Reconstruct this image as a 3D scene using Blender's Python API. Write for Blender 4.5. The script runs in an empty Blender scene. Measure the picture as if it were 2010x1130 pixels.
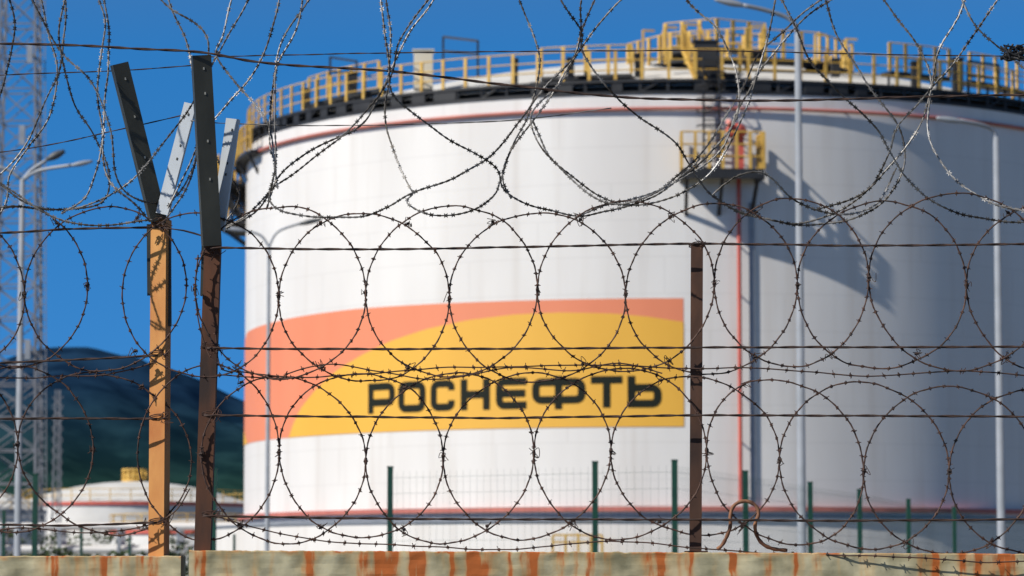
import bpy, math, random
from mathutils import Vector, Matrix, noise
random.seed(7)
F=6480.0; TH=math.radians(5.2); CZ=1.7
def ray(px,py):
    x=px-1005.0; u=565.0-py
    return Vector((x, F*math.cos(TH)-u*math.sin(TH), F*math.sin(TH)+u*math.cos(TH)))
def P(px,py,Y):
    d=ray(px,py); t=Y/d.y
    return Vector((d.x*t,Y,CZ+d.z*t))
TC=Vector((7.55,154.4,0)); TR=20.0
def hit(px,py,R=TR):
    d=ray(px,py); ox,oy=-TC.x,-TC.y
    a=d.x**2+d.y**2; b=2*(ox*d.x+oy*d.y); c=ox*ox+oy*oy-R*R
    disc=b*b-4*a*c
    t=(-b-math.sqrt(max(disc,0)))/(2*a)
    p=Vector((d.x*t,d.y*t,CZ+d.z*t))
    return math.atan2(p.x-TC.x,-(p.y-TC.y)), p.z
def cyl(phi,z,R=TR):
    return Vector((TC.x+R*math.sin(phi),TC.y-R*math.cos(phi),z))
# ---------------------------------------------------------------- materials
def mat(name,c1,c2=None,scale=5.0,rough=0.6,metal=0.0,stretch=(1,1,1),bump=0.0,lo=0.35,hi=0.65,detail=5,spec=None):
    m=bpy.data.materials.new(name); m.use_nodes=True
    n=m.node_tree.nodes; l=m.node_tree.links
    b=n["Principled BSDF"]; b.inputs["Roughness"].default_value=rough; b.inputs["Metallic"].default_value=metal
    if spec is not None: b.inputs["Specular IOR Level"].default_value=spec
    c1=tuple(c1)+((1,) if len(c1)==3 else ()); 
    if c2 is None: c2=tuple(v*0.8 for v in c1[:3])
    c2=tuple(c2)+((1,) if len(c2)==3 else ())
    tc=n.new("ShaderNodeTexCoord"); mp=n.new("ShaderNodeMapping"); mp.inputs["Scale"].default_value=stretch
    nz=n.new("ShaderNodeTexNoise"); nz.inputs["Scale"].default_value=scale; nz.inputs["Detail"].default_value=detail
    rp=n.new("ShaderNodeValToRGB"); rp.color_ramp.elements[0].position=lo; rp.color_ramp.elements[1].position=hi
    rp.color_ramp.elements[0].color=c2; rp.color_ramp.elements[1].color=c1
    l.new(tc.outputs["Object"],mp.inputs["Vector"]); l.new(mp.outputs[0],nz.inputs["Vector"])
    l.new(nz.outputs["Fac"],rp.inputs["Fac"]); l.new(rp.outputs["Color"],b.inputs["Base Color"])
    if bump:
        bp=n.new("ShaderNodeBump"); bp.inputs["Strength"].default_value=bump; bp.inputs["Distance"].default_value=0.01
        l.new(nz.outputs["Fac"],bp.inputs["Height"]); l.new(bp.outputs[0],b.inputs["Normal"])
    return m
M={}
M['rustwire']=mat("rusty_wire",(.075,.042,.032),(.025,.017,.016),30,.75,.2)
M['rustring']=mat("rusty_barbed_wire",(.105,.055,.04),(.035,.022,.02),14,.75,.2)
M['galvwire']=mat("weathered_galvanised_wire",(.42,.42,.42),(.08,.075,.07),7,.5,.3,(1,1,1),0,.42,.6)
M['coilwire']=mat("dull_galvanised_wire",(.27,.265,.26),(.045,.04,.036),6,.5,.3,(1,1,1),0,.42,.62)
M['postorange']=mat("ochre_painted_rusty_steel",(.74,.38,.11),(.46,.15,.035),9,.7,0,(1,1,.35),.3,.3,.7,9)
M['postbrown']=mat("brown_rusted_steel",(.10,.045,.025),(.035,.017,.012),10,.8,0,(1,1,.4),.4)
M['postorgrust']=mat("orange_rusted_steel",(.16,.055,.02),(.03,.016,.012),8,.8,0,(1,1,.3),.4,.38,.68,9)
M['armdark']=mat("dark_shaded_steel",(.05,.052,.042),(.025,.027,.022),8,.5,0,(1,1,.5),.2)  # dark steel; shade on the arms turned from the sun is in the colour
M['armlight']=mat("sunlit_arm_steel",(.62,.67,.72),(.48,.53,.58),9,.45,.0,(1,1,.5),.2,.3,.7,8)  # pale steel; sunlight on the right-leaning arms is put into the colour
M['bolt']=mat("bolt_steel",(.6,.58,.5),None,20,.4,.3)
M['yellow']=mat("yellow_railing_paint",(.72,.46,.10),(.52,.31,.06),1.2,.5)
M['black']=mat("black_painted_steel",(.022,.024,.028),(.012,.013,.016),1,.6)
M['red']=mat("red_fire_pipe_paint",(.62,.13,.09),(.5,.09,.07),1,.5)
M['pink']=mat("faded_red_ring_paint",(.55,.18,.14),(.42,.13,.11),1,.6)
M['coral']=mat("coral_banner_paint",(.80,.265,.14),(.75,.24,.125),.5,.55,0,(1,1,.3),0,.3,.7,8)
M['yel']=mat("yellow_banner_paint",(.82,.455,.06),(.77,.42,.052),.5,.55,0,(1,1,.3),0,.3,.7,8)
M['ink']=mat("black_lettering_paint",(.012,.016,.011),None,1,.7,spec=.2)
M['white']=mat("white_paint",(.76,.76,.75),(.66,.66,.65),.6,.5)
M['cream']=mat("cream_painted_box",(.78,.72,.58),(.7,.64,.5),1,.5)
M['pole']=mat("galvanised_pole",(.32,.35,.40),(.25,.28,.32),2,.5,.1)
M['lampdark']=mat("dark_lamp_housing",(.08,.09,.1),None,4,.5)
M['lattice']=mat("grey_painted_lattice_steel",(.22,.235,.27),(.14,.15,.18),.6,.6)
M['green']=mat("green_powder_coated_steel",(.008,.065,.04),(.006,.045,.03),5,.5)
M['hill']=mat("hazy_distant_forest",(.014,.042,.090),(.006,.021,.052),.03,1,0,(1,1,1),0,.4,.6,12,spec=0)  # forest shifted to blue: aerial haze painted into the base colour
M['ground']=mat("dry_gravel_ground",(.20,.18,.14),(.11,.11,.07),.4,.95,0,(1,1,1),.4)
M['bush']=mat("bush_foliage",(.06,.09,.03),(.03,.05,.02),3,.9)
M['loop']=mat("rusty_rebar",(.30,.14,.07),(.10,.045,.028),25,.8,0,(1,1,1),.5)
def helpers(m):
    n=m.node_tree.nodes; l=m.node_tree.links
    def mth(op,a,bv=None):
        q=n.new("ShaderNodeMath"); q.operation=op
        if isinstance(a,(int,float)): q.inputs[0].default_value=a
        else: l.new(a,q.inputs[0])
        if bv is not None:
            if isinstance(bv,(int,float)): q.inputs[1].default_value=bv
            else: l.new(bv,q.inputs[1])
        return q.outputs[0]
    return n,l,mth
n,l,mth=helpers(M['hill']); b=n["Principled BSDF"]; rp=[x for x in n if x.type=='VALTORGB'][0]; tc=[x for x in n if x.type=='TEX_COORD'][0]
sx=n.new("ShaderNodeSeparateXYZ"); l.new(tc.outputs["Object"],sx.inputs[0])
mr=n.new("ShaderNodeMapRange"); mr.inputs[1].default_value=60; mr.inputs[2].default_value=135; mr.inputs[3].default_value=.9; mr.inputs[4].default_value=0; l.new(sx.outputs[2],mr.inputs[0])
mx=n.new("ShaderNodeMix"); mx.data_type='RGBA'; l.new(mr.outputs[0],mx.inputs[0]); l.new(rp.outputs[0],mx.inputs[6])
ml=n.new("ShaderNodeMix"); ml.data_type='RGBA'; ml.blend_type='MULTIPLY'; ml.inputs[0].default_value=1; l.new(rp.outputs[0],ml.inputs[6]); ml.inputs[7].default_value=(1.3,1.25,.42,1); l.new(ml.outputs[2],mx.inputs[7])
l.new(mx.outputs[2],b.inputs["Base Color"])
m=mat("white_tank_shell",(.785,.775,.755),(.71,.695,.675),.35,.45,0,(1,1,.25)); M['shell']=m
n,l,mth=helpers(m); b=n["Principled BSDF"]
rp=[x for x in n if x.type=='VALTORGB'][0]; tc=[x for x in n if x.type=='TEX_COORD'][0]
sx=n.new("ShaderNodeSeparateXYZ"); l.new(tc.outputs["Object"],sx.inputs[0])
fr=mth('FRACT',mth('DIVIDE',sx.outputs[2],1.52)); ln=mth('LESS_THAN',fr,.045)
seg=mth('FRACT',mth('MULTIPLY',mth('ADD',mth('DIVIDE',mth('ARCTAN2',sx.outputs[0],sx.outputs[1]),.42),mth('MULTIPLY',mth('FLOOR',mth('DIVIDE',sx.outputs[2],1.52)),.37)),1.0))
ln2=mth('LESS_THAN',seg,.012)
both=mth('MULTIPLY',mth('MAXIMUM',ln,ln2),.08)
mx=n.new("ShaderNodeMix"); mx.data_type='RGBA'; l.new(both,mx.inputs[0]); l.new(rp.outputs[0],mx.inputs[6]); mx.inputs[7].default_value=(.25,.24,.23,1)
nz2=n.new("ShaderNodeTexNoise"); nz2.inputs["Scale"].default_value=1.0; nz2.inputs["Detail"].default_value=6
mp2=n.new("ShaderNodeMapping"); mp2.inputs["Scale"].default_value=(1.3,1.3,.06); l.new(tc.outputs["Object"],mp2.inputs[0]); l.new(mp2.outputs[0],nz2.inputs["Vector"])
rr2=n.new("ShaderNodeMapRange"); rr2.inputs[1].default_value=.52; rr2.inputs[2].default_value=.8; rr2.inputs[3].default_value=0; rr2.inputs[4].default_value=.4; l.new(nz2.outputs["Fac"],rr2.inputs[0])
mx2=n.new("ShaderNodeMix"); mx2.data_type='RGBA'; l.new(rr2.outputs[0],mx2.inputs[0]); l.new(mx.outputs[2],mx2.inputs[6]); mx2.inputs[7].default_value=(.48,.42,.36,1)
l.new(mx2.outputs[2],b.inputs["Base Color"])
m=bpy.data.materials.new("rust_streaked_concrete"); m.use_nodes=True; M['conc']=m
n,l,mth=helpers(m); b=n["Principled BSDF"]; b.inputs["Roughness"].default_value=.9
tc=n.new("ShaderNodeTexCoord")
nz=n.new("ShaderNodeTexNoise"); nz.inputs["Scale"].default_value=9; nz.inputs["Detail"].default_value=10; l.new(tc.outputs["Object"],nz.inputs["Vector"])
rp=n.new("ShaderNodeValToRGB"); rp.color_ramp.elements[0].color=(.20,.19,.115,1); rp.color_ramp.elements[1].color=(.52,.48,.32,1); rp.color_ramp.elements[0].position=.34; rp.color_ramp.elements[1].position=.64
l.new(nz.outputs["Fac"],rp.inputs[0])
at=n.new("ShaderNodeAttribute"); at.attribute_name="rust"
nf=n.new("ShaderNodeTexNoise"); nf.inputs["Scale"].default_value=30; nf.inputs["Detail"].default_value=9
mpf=n.new("ShaderNodeMapping"); mpf.inputs["Scale"].default_value=(1,1,.22); l.new(tc.outputs["Object"],mpf.inputs[0]); l.new(mpf.outputs[0],nf.inputs["Vector"])
mrr=n.new("ShaderNodeMapRange"); mrr.inputs[1].default_value=.34; mrr.inputs[2].default_value=.62; mrr.inputs[3].default_value=.25; mrr.inputs[4].default_value=1.3; l.new(nf.outputs["Fac"],mrr.inputs[0])
s=mth('MULTIPLY',at.outputs["Fac"],mrr.outputs[0]); cl=n.new("ShaderNodeClamp"); l.new(s,cl.inputs[0]); cl.inputs[2].default_value=.97
rr=n.new("ShaderNodeValToRGB"); rr.color_ramp.elements[0].color=(.62,.36,.11,1); rr.color_ramp.elements[1].color=(.42,.105,.016,1); l.new(cl.outputs[0],rr.inputs[0]); rr.color_ramp.elements[0].position=.15; rr.color_ramp.elements[1].position=.9
mx=n.new("ShaderNodeMix"); mx.data_type='RGBA'; l.new(cl.outputs[0],mx.inputs[0]); l.new(rp.outputs[0],mx.inputs[6]); l.new(rr.outputs[0],mx.inputs[7])
l.new(mx.outputs[2],b.inputs["Base Color"])
bp=n.new("ShaderNodeBump"); bp.inputs["Strength"].default_value=.6; bp.inputs["Distance"].default_value=.008; l.new(nz.outputs["Fac"],bp.inputs["Height"]); l.new(bp.outputs[0],b.inputs["Normal"])
# ---------------------------------------------------------------- mesh builder
def perp(d):
    a=Vector((0,0,1)) if abs(d.z)<.9 else Vector((1,0,0))
    u=d.cross(a).normalized(); return u,d.cross(u).normalized()
class MB:
    def __init__(s): s.v=[]; s.f=[]; s.m=[]; s.cur=0
    def face(s,*i): s.f.append(i); s.m.append(s.cur)
    def tube(s,pts,r,n=6,closed=False):
        pts=[Vector(p) for p in pts]; N=len(pts); base=len(s.v); u=None
        for i,p in enumerate(pts):
            if closed: d=(pts[(i+1)%N]-pts[i-1])
            else: d=pts[min(i+1,N-1)]-pts[max(i-1,0)]
            d.normalize()
            if u is None: u,_=perp(d)
            u=(u-d*u.dot(d)); 
            if u.length<1e-6: u,_=perp(d)
            u.normalize(); w=d.cross(u)
            rad=r[i] if isinstance(r,(list,tuple)) else r
            for k in range(n):
                a=2*math.pi*k/n; s.v.append(p+(u*math.cos(a)+w*math.sin(a))*rad)
        for i in range(N if closed else N-1):
            j=(i+1)%N
            for k in range(n):
                k2=(k+1)%n; s.face(base+i*n+k,base+i*n+k2,base+j*n+k2,base+j*n+k)
        if not closed:
            s.face(*[base+k for k in range(n)][::-1]); s.face(*[base+(N-1)*n+k for k in range(n)])
    def bar(s,p,q,A,B,a0,a1,b0,b1):
        p=Vector(p);q=Vector(q);A=Vector(A).normalized();B=Vector(B).normalized(); o=len(s.v)
        for e in (p,q):
            for a,b_ in((a0,b0),(a1,b0),(a1,b1),(a0,b1)): s.v.append(e+A*a+B*b_)
        s.face(o+3,o+2,o+1,o); s.face(o+4,o+5,o+6,o+7)
        for k in range(4): s.face(o+k,o+(k+1)%4,o+4+(k+1)%4,o+4+k)
    def beam(s,p,q,w,h=None):
        h=h or w; d=(Vector(q)-Vector(p)).normalized(); u,v=perp(d)
        s.bar(p,q,u,v,-w/2,w/2,-h/2,h/2)
    def box(s,c,sx,sy,sz):
        c=Vector(c); s.bar(c-Vector((0,0,sz/2)),c+Vector((0,0,sz/2)),(1,0,0),(0,1,0),-sx/2,sx/2,-sy/2,sy/2)
    def arcbar(s,R0,R1,z0,z1,p0,p1,n,center=TC):
        o=len(s.v)
        for i in range(n+1):
            a=p0+(p1-p0)*i/n
            for R,z in((R0,z0),(R1,z0),(R1,z1),(R0,z1)):
                s.v.append(Vector((center.x+R*math.sin(a),center.y-R*math.cos(a),z)))
        for i in range(n):
            for k in range(4): s.face(o+i*4+k,o+i*4+(k+1)%4,o+(i+1)*4+(k+1)%4,o+(i+1)*4+k)
        if abs(p1-p0)<2*math.pi-.01: s.face(o,o+1,o+2,o+3); s.face(o+n*4+3,o+n*4+2,o+n*4+1,o+n*4)
    def ball(s,c,r,n=8,m=6,sc=(1,1,1)):
        o=len(s.v); c=Vector(c)
        for i in range(m+1):
            t=math.pi*i/m
            for k in range(n):
                a=2*math.pi*k/n; s.v.append(c+Vector((r*sc[0]*math.sin(t)*math.cos(a),r*sc[1]*math.sin(t)*math.sin(a),r*sc[2]*math.cos(t))))
        for i in range(m):
            for k in range(n): s.face(o+i*n+k,o+(i+1)*n+k,o+(i+1)*n+(k+1)%n,o+i*n+(k+1)%n)
    def obj(s,name,mats,parent=None,origin=None,smooth=False,**props):
        if origin is None: origin=Vector(parent["_o"]) if parent is not None else Vector((0,0,0))
        origin=Vector(origin)
        me=bpy.data.meshes.new(name); me.from_pydata([tuple(v-origin) for v in s.v],[],s.f)
        if not isinstance(mats,(list,tuple)): mats=[mats]
        for q in mats: me.materials.append(q)
        for pl,mi in zip(me.polygons,s.m): pl.material_index=mi; pl.use_smooth=smooth
        me.update()
        ob=bpy.data.objects.new(name,me); bpy.context.collection.objects.link(ob)
        if parent is not None: ob.parent=parent
        else: ob.location=origin
        for k,v in props.items(): ob[k]=v
        return ob
tmp=[]
def empty(name,loc,label,category,group=None):
    e=bpy.data.objects.new(name,None); e.empty_display_size=.3; bpy.context.collection.objects.link(e)
    e.location=loc; e["label"]=label; e["category"]=category; e["_o"]=tuple(loc); tmp.append(e)
    if group: e["group"]=group
    return e
def catmull(pts,step):
    pts=[Vector(p) for p in pts]; out=[]
    for i in range(len(pts)-1):
        p0=pts[max(i-1,0)];p1=pts[i];p2=pts[i+1];p3=pts[min(i+2,len(pts)-1)]
        n=max(2,int((p2-p1).length/step))
        for k in range(n):
            t=k/n
            out.append(.5*((2*p1)+(p2-p0)*t+(2*p0-5*p1+4*p2-p3)*t*t+(3*p1-p0-3*p2+p3)*t**3))
    out.append(pts[-1]); return out
def barbs(mb,pts,spacing,size,r,closed=False,kind=0):
    acc=random.random()*spacing; N=len(pts)
    for i in range(N if closed else N-1):
        a=pts[i];b=pts[(i+1)%N]; L=(b-a).length
        if L<1e-6: continue
        d=(b-a)/L
        while acc<L:
            p=a+d*acc; u,w=perp(d)
            ang=random.random()*math.pi
            e1=u*math.cos(ang)+w*math.sin(ang); e2=u*math.cos(ang+1.5)+w*math.sin(ang+1.5)
            if kind==0:
                mb.tube([p-d*.005,p+d*.005],r*1.75,5)
                s1=size*random.uniform(.7,1.25)
                for e in (e1,e2):
                    k=random.uniform(-.5,.5)
                    mb.tube([p-e*s1+d*k*s1,p+e*s1-d*k*s1],r*.62,3)
            else:
                e=e1
                for t in(-1,1):
                    o=len(mb.v)
                    mb.v+= [p-d*size*.55, p+e*size*t-d*size*.75, p+e*size*t*.45, p+e*size*t+d*size*.75, p+d*size*.55]
                    mb.face(o,o+1,o+2); mb.face(o,o+2,o+4); mb.face(o+2,o+3,o+4)
                mb.tube([p-d*size*.7,p+d*size*.7],r*1.35,4)
            acc+=spacing*random.uniform(.85,1.15)
        acc-=L
# ---------------------------------------------------------------- ground & hills
g=MB()
g.v=[Vector((-4000,-200,0)),Vector((5000,-200,0)),Vector((5000,6000,0)),Vector((-4000,6000,0))]; g.face(0,1,2,3)
g.obj("ground",M['ground'],kind="structure")
def ridge(px):
    t=[(-6000,900),(-2500,820),(-800,760),(-200,770),(0,718),(60,690),(110,678),(190,678),(260,695),(330,714),(400,738),(480,778),(700,840),(1100,900),(2000,860),(3000,800),(6000,880),(12000,1000)]
    for (a,ya),(b_,yb) in zip(t,t[1:]):
        if px<=b_: 
            s=max(0,min(1,(px-a)/(b_-a))); s=s*s*(3-2*s) if abs(b_-a)>300 else s
            return ya+(yb-ya)*s
    return 1000
h=MB(); NX,NY=420,60
for j in range(NY+1):
    y=1700+1500*j/NY
    for i in range(NX+1):
        px=-3500+ (8500)*i/NX
        X=(px-1005)/F*2500
        H=(1150-ridge(px))/F*2500
        t=(y-1700)/800
        prof=max(0,math.sin(min(t,1)*math.pi/2))**1.1 if t<1 else max(0,math.cos((y-2500)/700*math.pi/2))
        nn=noise.fractal(Vector((X*.008,y*.006,0)),1,2,6)*26 + noise.noise(Vector((X*.06,y*.06,3)))*4
        h.v.append(Vector((X*(1+(y-2500)/6000),y,H*prof+nn*(.25+.5*prof if t<.8 else .07)-2)))
for j in range(NY):
    for i in range(NX):
        a=j*(NX+1)+i; h.face(a,a+1,a+NX+2,a+NX+1)
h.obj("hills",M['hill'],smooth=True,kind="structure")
# ---------------------------------------------------------------- storage tank
def Z(py,px=1325,R=TR): return hit(px,py,R)[1]
def RP(px,py,R=TR-.8): a,z=hit(px,py,R); return cyl(a,z,R)
ztop=Z(184)
tank=empty("storage_tank",(TC.x,TC.y,0),"large white cylindrical oil storage tank with banner and yellow railings","storage tank")
s=MB(); NS=256
for z in (0,ztop):
    for i in range(NS): s.v.append(cyl(2*math.pi*i/NS,z))
for i in range(NS): s.face(i,(i+1)%NS,NS+(i+1)%NS,NS+i)
s.obj("shell",M['shell'],tank,smooth=True)
s=MB(); RISE=3.5; RN=14
for j in range(RN+1):
    r=(TR-.02)*(1-j/RN) if j<RN else 0.01
    z=ztop+.35+RISE*(1-(r/TR)**2)
    for i in range(128): s.v.append(cyl(2*math.pi*i/128,z,r))
for j in range(RN):
    for i in range(128): s.face(j*128+i,j*128+(i+1)%128,(j+1)*128+(i+1)%128,(j+1)*128+i)
s.obj("roof",M['white'],tank,smooth=True)
s=MB()
s.arcbar(TR-1.1,TR+.10,ztop+.50,ztop+.62,0,2*math.pi,160)
s.arcbar(TR-.3,TR+.04,ztop+.0,ztop+.13,0,2*math.pi,160)
s.arcbar(TR-.9,TR-.6,ztop-.1,ztop+.5,0,2*math.pi,120)
for i in range(110):
    a=2*math.pi*i/110
    s.beam(cyl(a,ztop+.1,TR-.02),cyl(a,ztop+.52,TR-.02),.12)
    if i%3==0: s.beam(cyl(a,ztop+.1,TR+.0),cyl(a+.04,ztop+.52,TR+.0),.08)
    if random.random()<.35: s.arcbar(TR-.2,TR+.06,ztop+.13,ztop+.5,a,a+random.uniform(.02,.06),3)
s.obj("rim_walkway",M['black'],tank)
def rail_arc(mb,R,p0,p1,z,hh,step,w=.11,rails=(1,.55),center=TC,rt=.03):
    n=max(1,int(round(abs(p1-p0)*R/step)))
    f=lambda a,zz:Vector((center.x+R*math.sin(a),center.y-R*math.cos(a),zz))
    for i in range(n+1):
        a=p0+(p1-p0)*i/n
        A=Vector((math.cos(a),math.sin(a),0)); B=Vector((math.sin(a),-math.cos(a),0))
        mb.bar(f(a,z),f(a,z+hh),A,B,-w/2,w/2,-w*.3,w*.3)
    nn=max(2,n)
    for rl in rails:
        mb.tube([f(p0+(p1-p0)*i/nn,z+hh*rl) for i in range(nn+1)],rt,5)
s=MB(); rail_arc(s,TR-.05,-math.pi,math.pi,ztop+.62,1.25,1.1,.13,(1,.66,.33),rt=.03)
s.obj("rim_railing",M['yellow'],tank)
for a0,a1,zo in ((-64,-46,.7),(-20,-8,.5),(2,6,.5),(27,37,.9),(41,60,.9)):
    s=MB(); sk=MB()
    rail_arc(s,TR-1.5,math.radians(a0),math.radians(a1),ztop+.62+zo,1.2,.9,.14,(1,.5),rt=.03)
    s.obj("upper_railing",M['yellow'],tank)
    k=math.radians(a0)
    sk.arcbar(TR-2.2,TR-1.45,ztop+.45+zo,ztop+.6+zo,math.radians(a0),math.radians(a1),12)
    while k<math.radians(a1): sk.beam(cyl(k,ztop+.4,TR-1.6),cyl(k,ztop+.5+zo,TR-1.6),.1); k+=.07
    sk.obj("upper_walkway",M['black'],tank)
for px0,w_,y0,y1 in ((1880,20,118,178),(1795,12,125,170),(1385,44,84,170),(1010,14,120,165),(690,22,145,185),(600,18,178,212),(1640,16,120,150),(1120,14,118,160),(1255,18,110,150)):
    s=MB(); p=RP(px0,y1);q=Vector((p.x,p.y,RP(px0,y0).z)); s.bar(p,q,(1,0,0),(0,1,0),-w_/95,w_/95,-.3,.3)
    s.bar(q,q+Vector((0,0,.08)),(1,0,0),(0,1,0),-w_/80,w_/80,-.36,.36)
    s.obj("roof_fitting",M['black'],tank)
for x0,x1,y0,y1 in ((870,938,72,150),(648,700,112,170),(1900,1960,120,185)):
    s=MB()
    for a,b_ in(((x0,y0),(x1,y0+8)),((x0,y0),(x0,y1)),((x1,y0+8),(x1,y1)),((x0,y0+28),(x1,y0+34))):
        s.beam(RP(a[0],a[1]),RP(b_[0],b_[1]),.09)
    s.obj("pipe_frame",M['black'],tank)
s=MB()
p=RP(831,176);q=Vector((p.x,p.y,RP(831,102).z)); s.bar(p,q,(1,0,0),(0,1,0),-.4,.4,-.4,.4)
s.bar(q,q+Vector((0,0,.06)),(1,0,0),(0,1,0),-.46,.46,-.46,.46)
s.obj("vent_box",M['cream'],tank)
PC=Vector((P(1450,100,143).x,143.0,0)); PZ=24.1
s=MB(); s.arcbar(3.6,5.0,PZ-.1,PZ,0,2*math.pi,9,PC)
for i in range(8):
    a=2*math.pi*i/8; s.beam((PC.x+4.5*math.sin(a),PC.y-4.5*math.cos(a),21.8),(PC.x+4.5*math.sin(a),PC.y-4.5*math.cos(a),PZ),.16)
s.obj("roof_platform",M['black'],tank)
def rail_poly(mb,pts,z,hh,step,w,rails,rt,close=True):
    N=len(pts)
    for i in range(N if close else N-1):
        a=Vector(pts[i]);b_=Vector(pts[(i+1)%N]); L=(b_-a).length; k=max(1,int(round(L/step))); d=(b_-a).normalized(); B=Vector((-d.y,d.x,0))
        for j in range(k):
            q=a.lerp(b_,j/k); mb.bar(Vector((q.x,q.y,z)),Vector((q.x,q.y,z+hh)),d,B,-w/2,w/2,-w*.3,w*.3)
        for rl in rails: mb.tube([Vector((a.x,a.y,z+hh*rl)),Vector((b_.x,b_.y,z+hh*rl))],rt,5)
s=MB(); rail_poly(s,[(PC.x+4.95*math.sin(i*math.pi/4.5),PC.y-4.95*math.cos(i*math.pi/4.5),0) for i in range(9)],PZ,1.2,.95,.15,(1,.5),.03)
s.obj("platform_railing",M['yellow'],tank)
c2=Vector((PC.x-1.1,PC.y+.1,0))
s=MB(); rail_poly(s,[(c2.x+2.5*math.sin(i*math.pi/3),c2.y-2.5*math.cos(i*math.pi/3),0) for i in range(6)],PZ+.85,1.2,.8,.16,(1,.5),.03)
s.obj("platform_railing",M['yellow'],tank)
s=MB(); s.arcbar(1.4,2.55,PZ+.72,PZ+.84,0,2*math.pi,6,c2)
for i in range(5):
    a=1.2*i; s.beam((c2.x+2.2*math.sin(a),c2.y-2.2*math.cos(a),22.5),(c2.x+2.2*math.sin(a),c2.y-2.2*math.cos(a),PZ+.8),.13)
s.obj("upper_deck",M['black'],tank)
a0=P(1340,95,136.5);a1=P(1385,200,134.6)
s=MB()
for dx in (0,.7):
    s.beam(a0+Vector((dx,0,0)),a1+Vector((dx,0,0)),.1,.2)
    s.beam(a0+Vector((dx,0,1.0)),a1+Vector((dx,0,1.0)),.06)
    for k in range(5):
        t=k/4; q=a0.lerp(a1,t)+Vector((dx,0,0)); s.beam(q,q+Vector((0,0,1)),.12)
for k in range(9):
    q=a0.lerp(a1,(k+.5)/9); s.bar(q,q+Vector((.7,0,0)),(0,1,0),(0,0,1),-.14,.14,-.02,.02)
s.obj("roof_steps",M['yellow'],tank)
for px_,D_ in ((1262,139),(1306,137),(1346,136.6),(1474,139),(1600,138.5),(1660,140)):
    s=MB(); t_=P(px_,40+abs(px_-1400)*.14,D_); b_=P(px_,125,D_); s.beam(b_,t_,.24,.1); s.beam(t_,t_+Vector((.5,.1,0)),.08); s.obj("gate_post",M['yellow'],tank)
def ring(mb,R,z,r,n=160,c=TC):
    mb.tube([Vector((c.x+R*math.sin(2*math.pi*i/n),c.y-R*math.cos(2*math.pi*i/n),z)) for i in range(n)],r,8,True)
s=MB(); ring(s,TR+.14,Z(213),.075)
for i in range(60):
    a=2*math.pi*i/60; s.beam(cyl(a,Z(213),TR),cyl(a,Z(213),TR+.14),.06)
s.obj("cooling_pipe",M['pink'],tank,smooth=True)
s=MB(); s.arcbar(TR+.0,TR+.28,Z(1003),Z(994),0,2*math.pi,160); s.obj("wind_girder",M['pink'],tank)
s=MB(); s.arcbar(TR+.003,TR+.06,Z(1003)-.25,Z(1003)-.12,0,2*math.pi,160); s.obj("base_flange",M['pole'],tank)
s=MB(); s.arcbar(TR+1.8,TR+1.95,0,Z(1024),-math.pi,math.pi,160); s.obj("outer_shell",M['shell'],tank,smooth=False)
s=MB(); s.arcbar(TR+1.7,TR+2.05,Z(1024),Z(1024)+.08,-math.pi,math.pi,160); s.obj("outer_rim",M['pole'],tank)
def interp(t,x):
    for (a,ya),(b_,yb) in zip(t,t[1:]):
        if x<=b_: return ya+(yb-ya)*max(0,(x-a))/(b_-a)
    return t[-1][1]
phi_r=hit(1342,700)[0]
zbot=Z(837,1342)
ct=[(486,652),(520,637),(600,619),(700,606),(800,599),(900,594),(1050,589),(1200,586),(1343,585)]
ct=[hit(x,y) for x,y in ct]; ct=[(math.radians(-100),ct[0][1]-1.2)]+ct
yt=[(566,866),(575,835),(592,800),(620,765),(660,728),(710,697),(770,668),(840,645),(920,628),(1010,617),(1100,613),(1200,615),(1270,621),(1343,632)]
yt=[hit(x,y) for x,y in yt]
s=MB(); n=150; p0=math.radians(-96)
def strip(s,R,fa,fb,p0,p1,n):
    o=len(s.v)
    for i in range(n+1):
        a=p0+(p1-p0)*i/n; s.v.append(cyl(a,fa(a),R)); s.v.append(cyl(a,fb(a),R))
    for i in range(n): s.face(o+2*i,o+2*i+2,o+2*i+3,o+2*i+1)
strip(s,TR+.012,lambda a:zbot,lambda a:interp(ct,a),p0,phi_r,n); s.obj("banner_coral_field",M['coral'],tank,smooth=True)
s=MB(); strip(s,TR+.024,lambda a:zbot,lambda a:max(zbot,interp(yt,a)),yt[0][0],phi_r,n)
s.obj("banner_yellow_field",M['yel'],tank,smooth=True)
lc=hit(487,876)
s=MB(); strip(s,TR+.024,lambda a:zbot,lambda a:zbot+max(0,(lc[0]-a)*7),math.radians(-96),lc[0],14)
s.obj("banner_yellow_corner",M['yel'],tank,smooth=True)
def resamp(pts,st=.12,closed=False):
    out=[]; P_=pts+[pts[0]] if closed else pts
    for a,b_ in zip(P_,P_[1:]):
        L=math.hypot(b_[0]-a[0],b_[1]-a[1]); k=max(1,int(L/st))
        for i in range(k): out.append((a[0]+(b_[0]-a[0])*i/k,a[1]+(b_[1]-a[1])*i/k))
    if not closed: out.append(P_[-1])
    return out
def rpath(corners,r,closed=False):
    out=[]; n_=len(corners)
    for i,c in enumerate(corners):
        if not closed and i in(0,n_-1): out.append(c); continue
        a=corners[i-1];b_=corners[(i+1)%n_]
        def tow(q):
            L=math.hypot(q[0]-c[0],q[1]-c[1]); k=min(r,L*.5)/L; return (c[0]+(q[0]-c[0])*k,c[1]+(q[1]-c[1])*k)
        s0=tow(a);s1=tow(b_)
        for k in range(6):
            t=k/5; out.append(((1-t)**2*s0[0]+2*t*(1-t)*c[0]+t*t*s1[0],(1-t)**2*s0[1]+2*t*(1-t)*c[1]+t*t*s1[1]))
    return out
layer=[0]
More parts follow.
